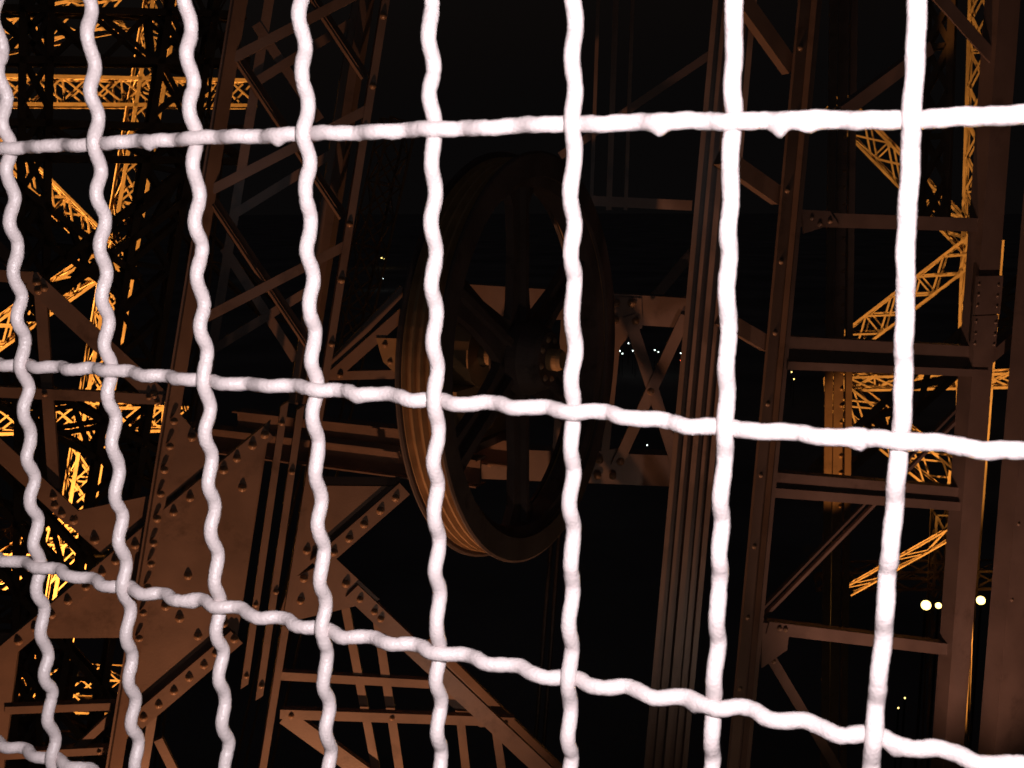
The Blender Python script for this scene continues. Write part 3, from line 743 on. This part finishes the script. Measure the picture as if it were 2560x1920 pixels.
# added unseen fill for the wheel face, then floodlights among the far girders
floodlight('added fill light below the picture grazing the wheel', at(1900, 3600, 3.6), at(1330, 850, 6.2), 20, .11, spot=90, radius=.05, color=(1.0, .68, .55))
floodlight('far floodlight below the picture on the left', at(-500, 2700, 28.5), FL(110, 800), 240000, .25, spot=62, radius=.1)
floodlight('far floodlight low on the left of the picture', at(-700, 2050, 36.0), FL2(60, 1640), 50000, .25, spot=38, radius=.1)
floodlight('far floodlight left of the picture', at(-1100, 500, 31.5), FL(120, 450), 60000, .25, spot=50, radius=.1)
floodlight('far floodlight below the picture on the right', at(2950, 2700, 33.0), FRR(2330, 800), 90000, .25, spot=70, radius=.1)
floodlight('floodlight below the picture lighting the plated post', at(1900, 2350, 12.2), at(2085, 1215, 14.0), 1500, .15, spot=10, radius=.06, blend=.3, color=(1.0, .42, .10))
# the three lit lamps that show
for k, (x, y, dpt, s, e, txt) in enumerate(((2315,1513,24,.125,220,'largest of three lit yellow lamps, left of the flat column'), (2346,1514,26,.085,120,'smaller lit yellow lamp touching the flat column'), (2452,1501,26,.12,120,'lit yellow lamp in the gap between the two rightmost columns'))):
    p = at(x, y, dpt)
    floodlight(txt, p, CAM+Vector((3-2*k, -2, 6)), e, s, spot=150, radius=.1)

# city lamps far below
def city():
    spots = [(1550,877,CITYW),(1556,884,CITYW),(1582,877,CITYW),(1588,884,CITYW),(1571,858,CITYW),(1637,875,CITYW),(1646,880,CITYW),(1665,877,CITYW),(1702,883,CITYW),(1702,901,CITYR),
             (1979,930,CITYG),(1985,948,CITYG),(2302,970,CITYW),(954,645,CITYG),(962,647,CITYG),(945,694,CITYW),(957,696,CITYW),(616,676,CITYW),(2262,1745,CITYG),(2246,1770,CITYG),
             (258,1806,CITYG),(266,1812,CITYG),(234,1836,CITYG),(234,1844,CITYG),(1618,1113,CITYW)]
    def where_of(x, y):
        return ('low between the girder cross bars' if x == 1618 else 'between the girder cross bars' if 1540 < x < 1680 else 'just left of the ribbed guide column' if x == 1702 else 'under the deepest crossbeam' if 1970 < x < 2000 else
                 'beside the rightmost long wire' if x == 2302 else 'left of the wheel, the upper pair' if 950 < x < 965 and y < 660 else 'left of the wheel, the lower pair' if 940 < x < 960 else
                 'behind the lattice column' if x == 616 else 'at the lower right below the lamps' if x > 2200 else 'in the bottom left opening')
    ORD = ('first', 'second', 'third', 'fourth', 'fifth', 'sixth', 'seventh', 'eighth', 'ninth')
    for k, (x, y, m_) in enumerate(spots):
        r = ray(x, y); hgt = 8.0
        p = CAM+r*((CAMZ-hgt)/-r.z)
        dist = (p-CAM).length; s = max(.08, dist*1.5/FPX)
        name = {'white_city_lamp': 'white', 'gold_city_lamp': 'gold', 'red_city_lamp': 'red'}[m_.name]
        where = where_of(x, y)
        same = sorted((q[0], q[1]) for q in spots if where_of(q[0], q[1]) == where and q[2] is m_)
        nth = '' if len(same) == 1 else ', '+ORD[same.index((x, y))]+' from the left'
        t = thing('street_lamp', 'tiny far '+name+' street lamp '+where+nth, 'street lamp', Vector((p.x, p.y, 0)), 'far '+name+' street lamps '+where)
        vs, fs = tube([Vector((p.x, p.y, 0)), Vector((p.x, p.y, 4)), Vector((p.x, p.y, hgt-s*.8))], .12, 6); link_mesh('pole', vs, fs, LAMPB, t)
        vs, fs = [], []
        for i in range(1, 5):
            for q in range(8):
                a, b = math.pi*i/5, 2*math.pi*q/8; vs.append(p+Vector((math.sin(a)*math.cos(b), math.sin(a)*math.sin(b), math.cos(a)))*s)
        vs += [p+Vector((0, 0, s)), p-Vector((0, 0, s))]
        for i in range(3):
            for q in range(8): fs.append((i*8+q, (i+1)*8+q, (i+1)*8+(q+1) % 8, i*8+(q+1) % 8))
        for q in range(8): fs += [(32, q, (q+1) % 8), (33, 24+(q+1) % 8, 24+q)]
        link_mesh('lamp_head', vs, fs, m_, t, True)
city()
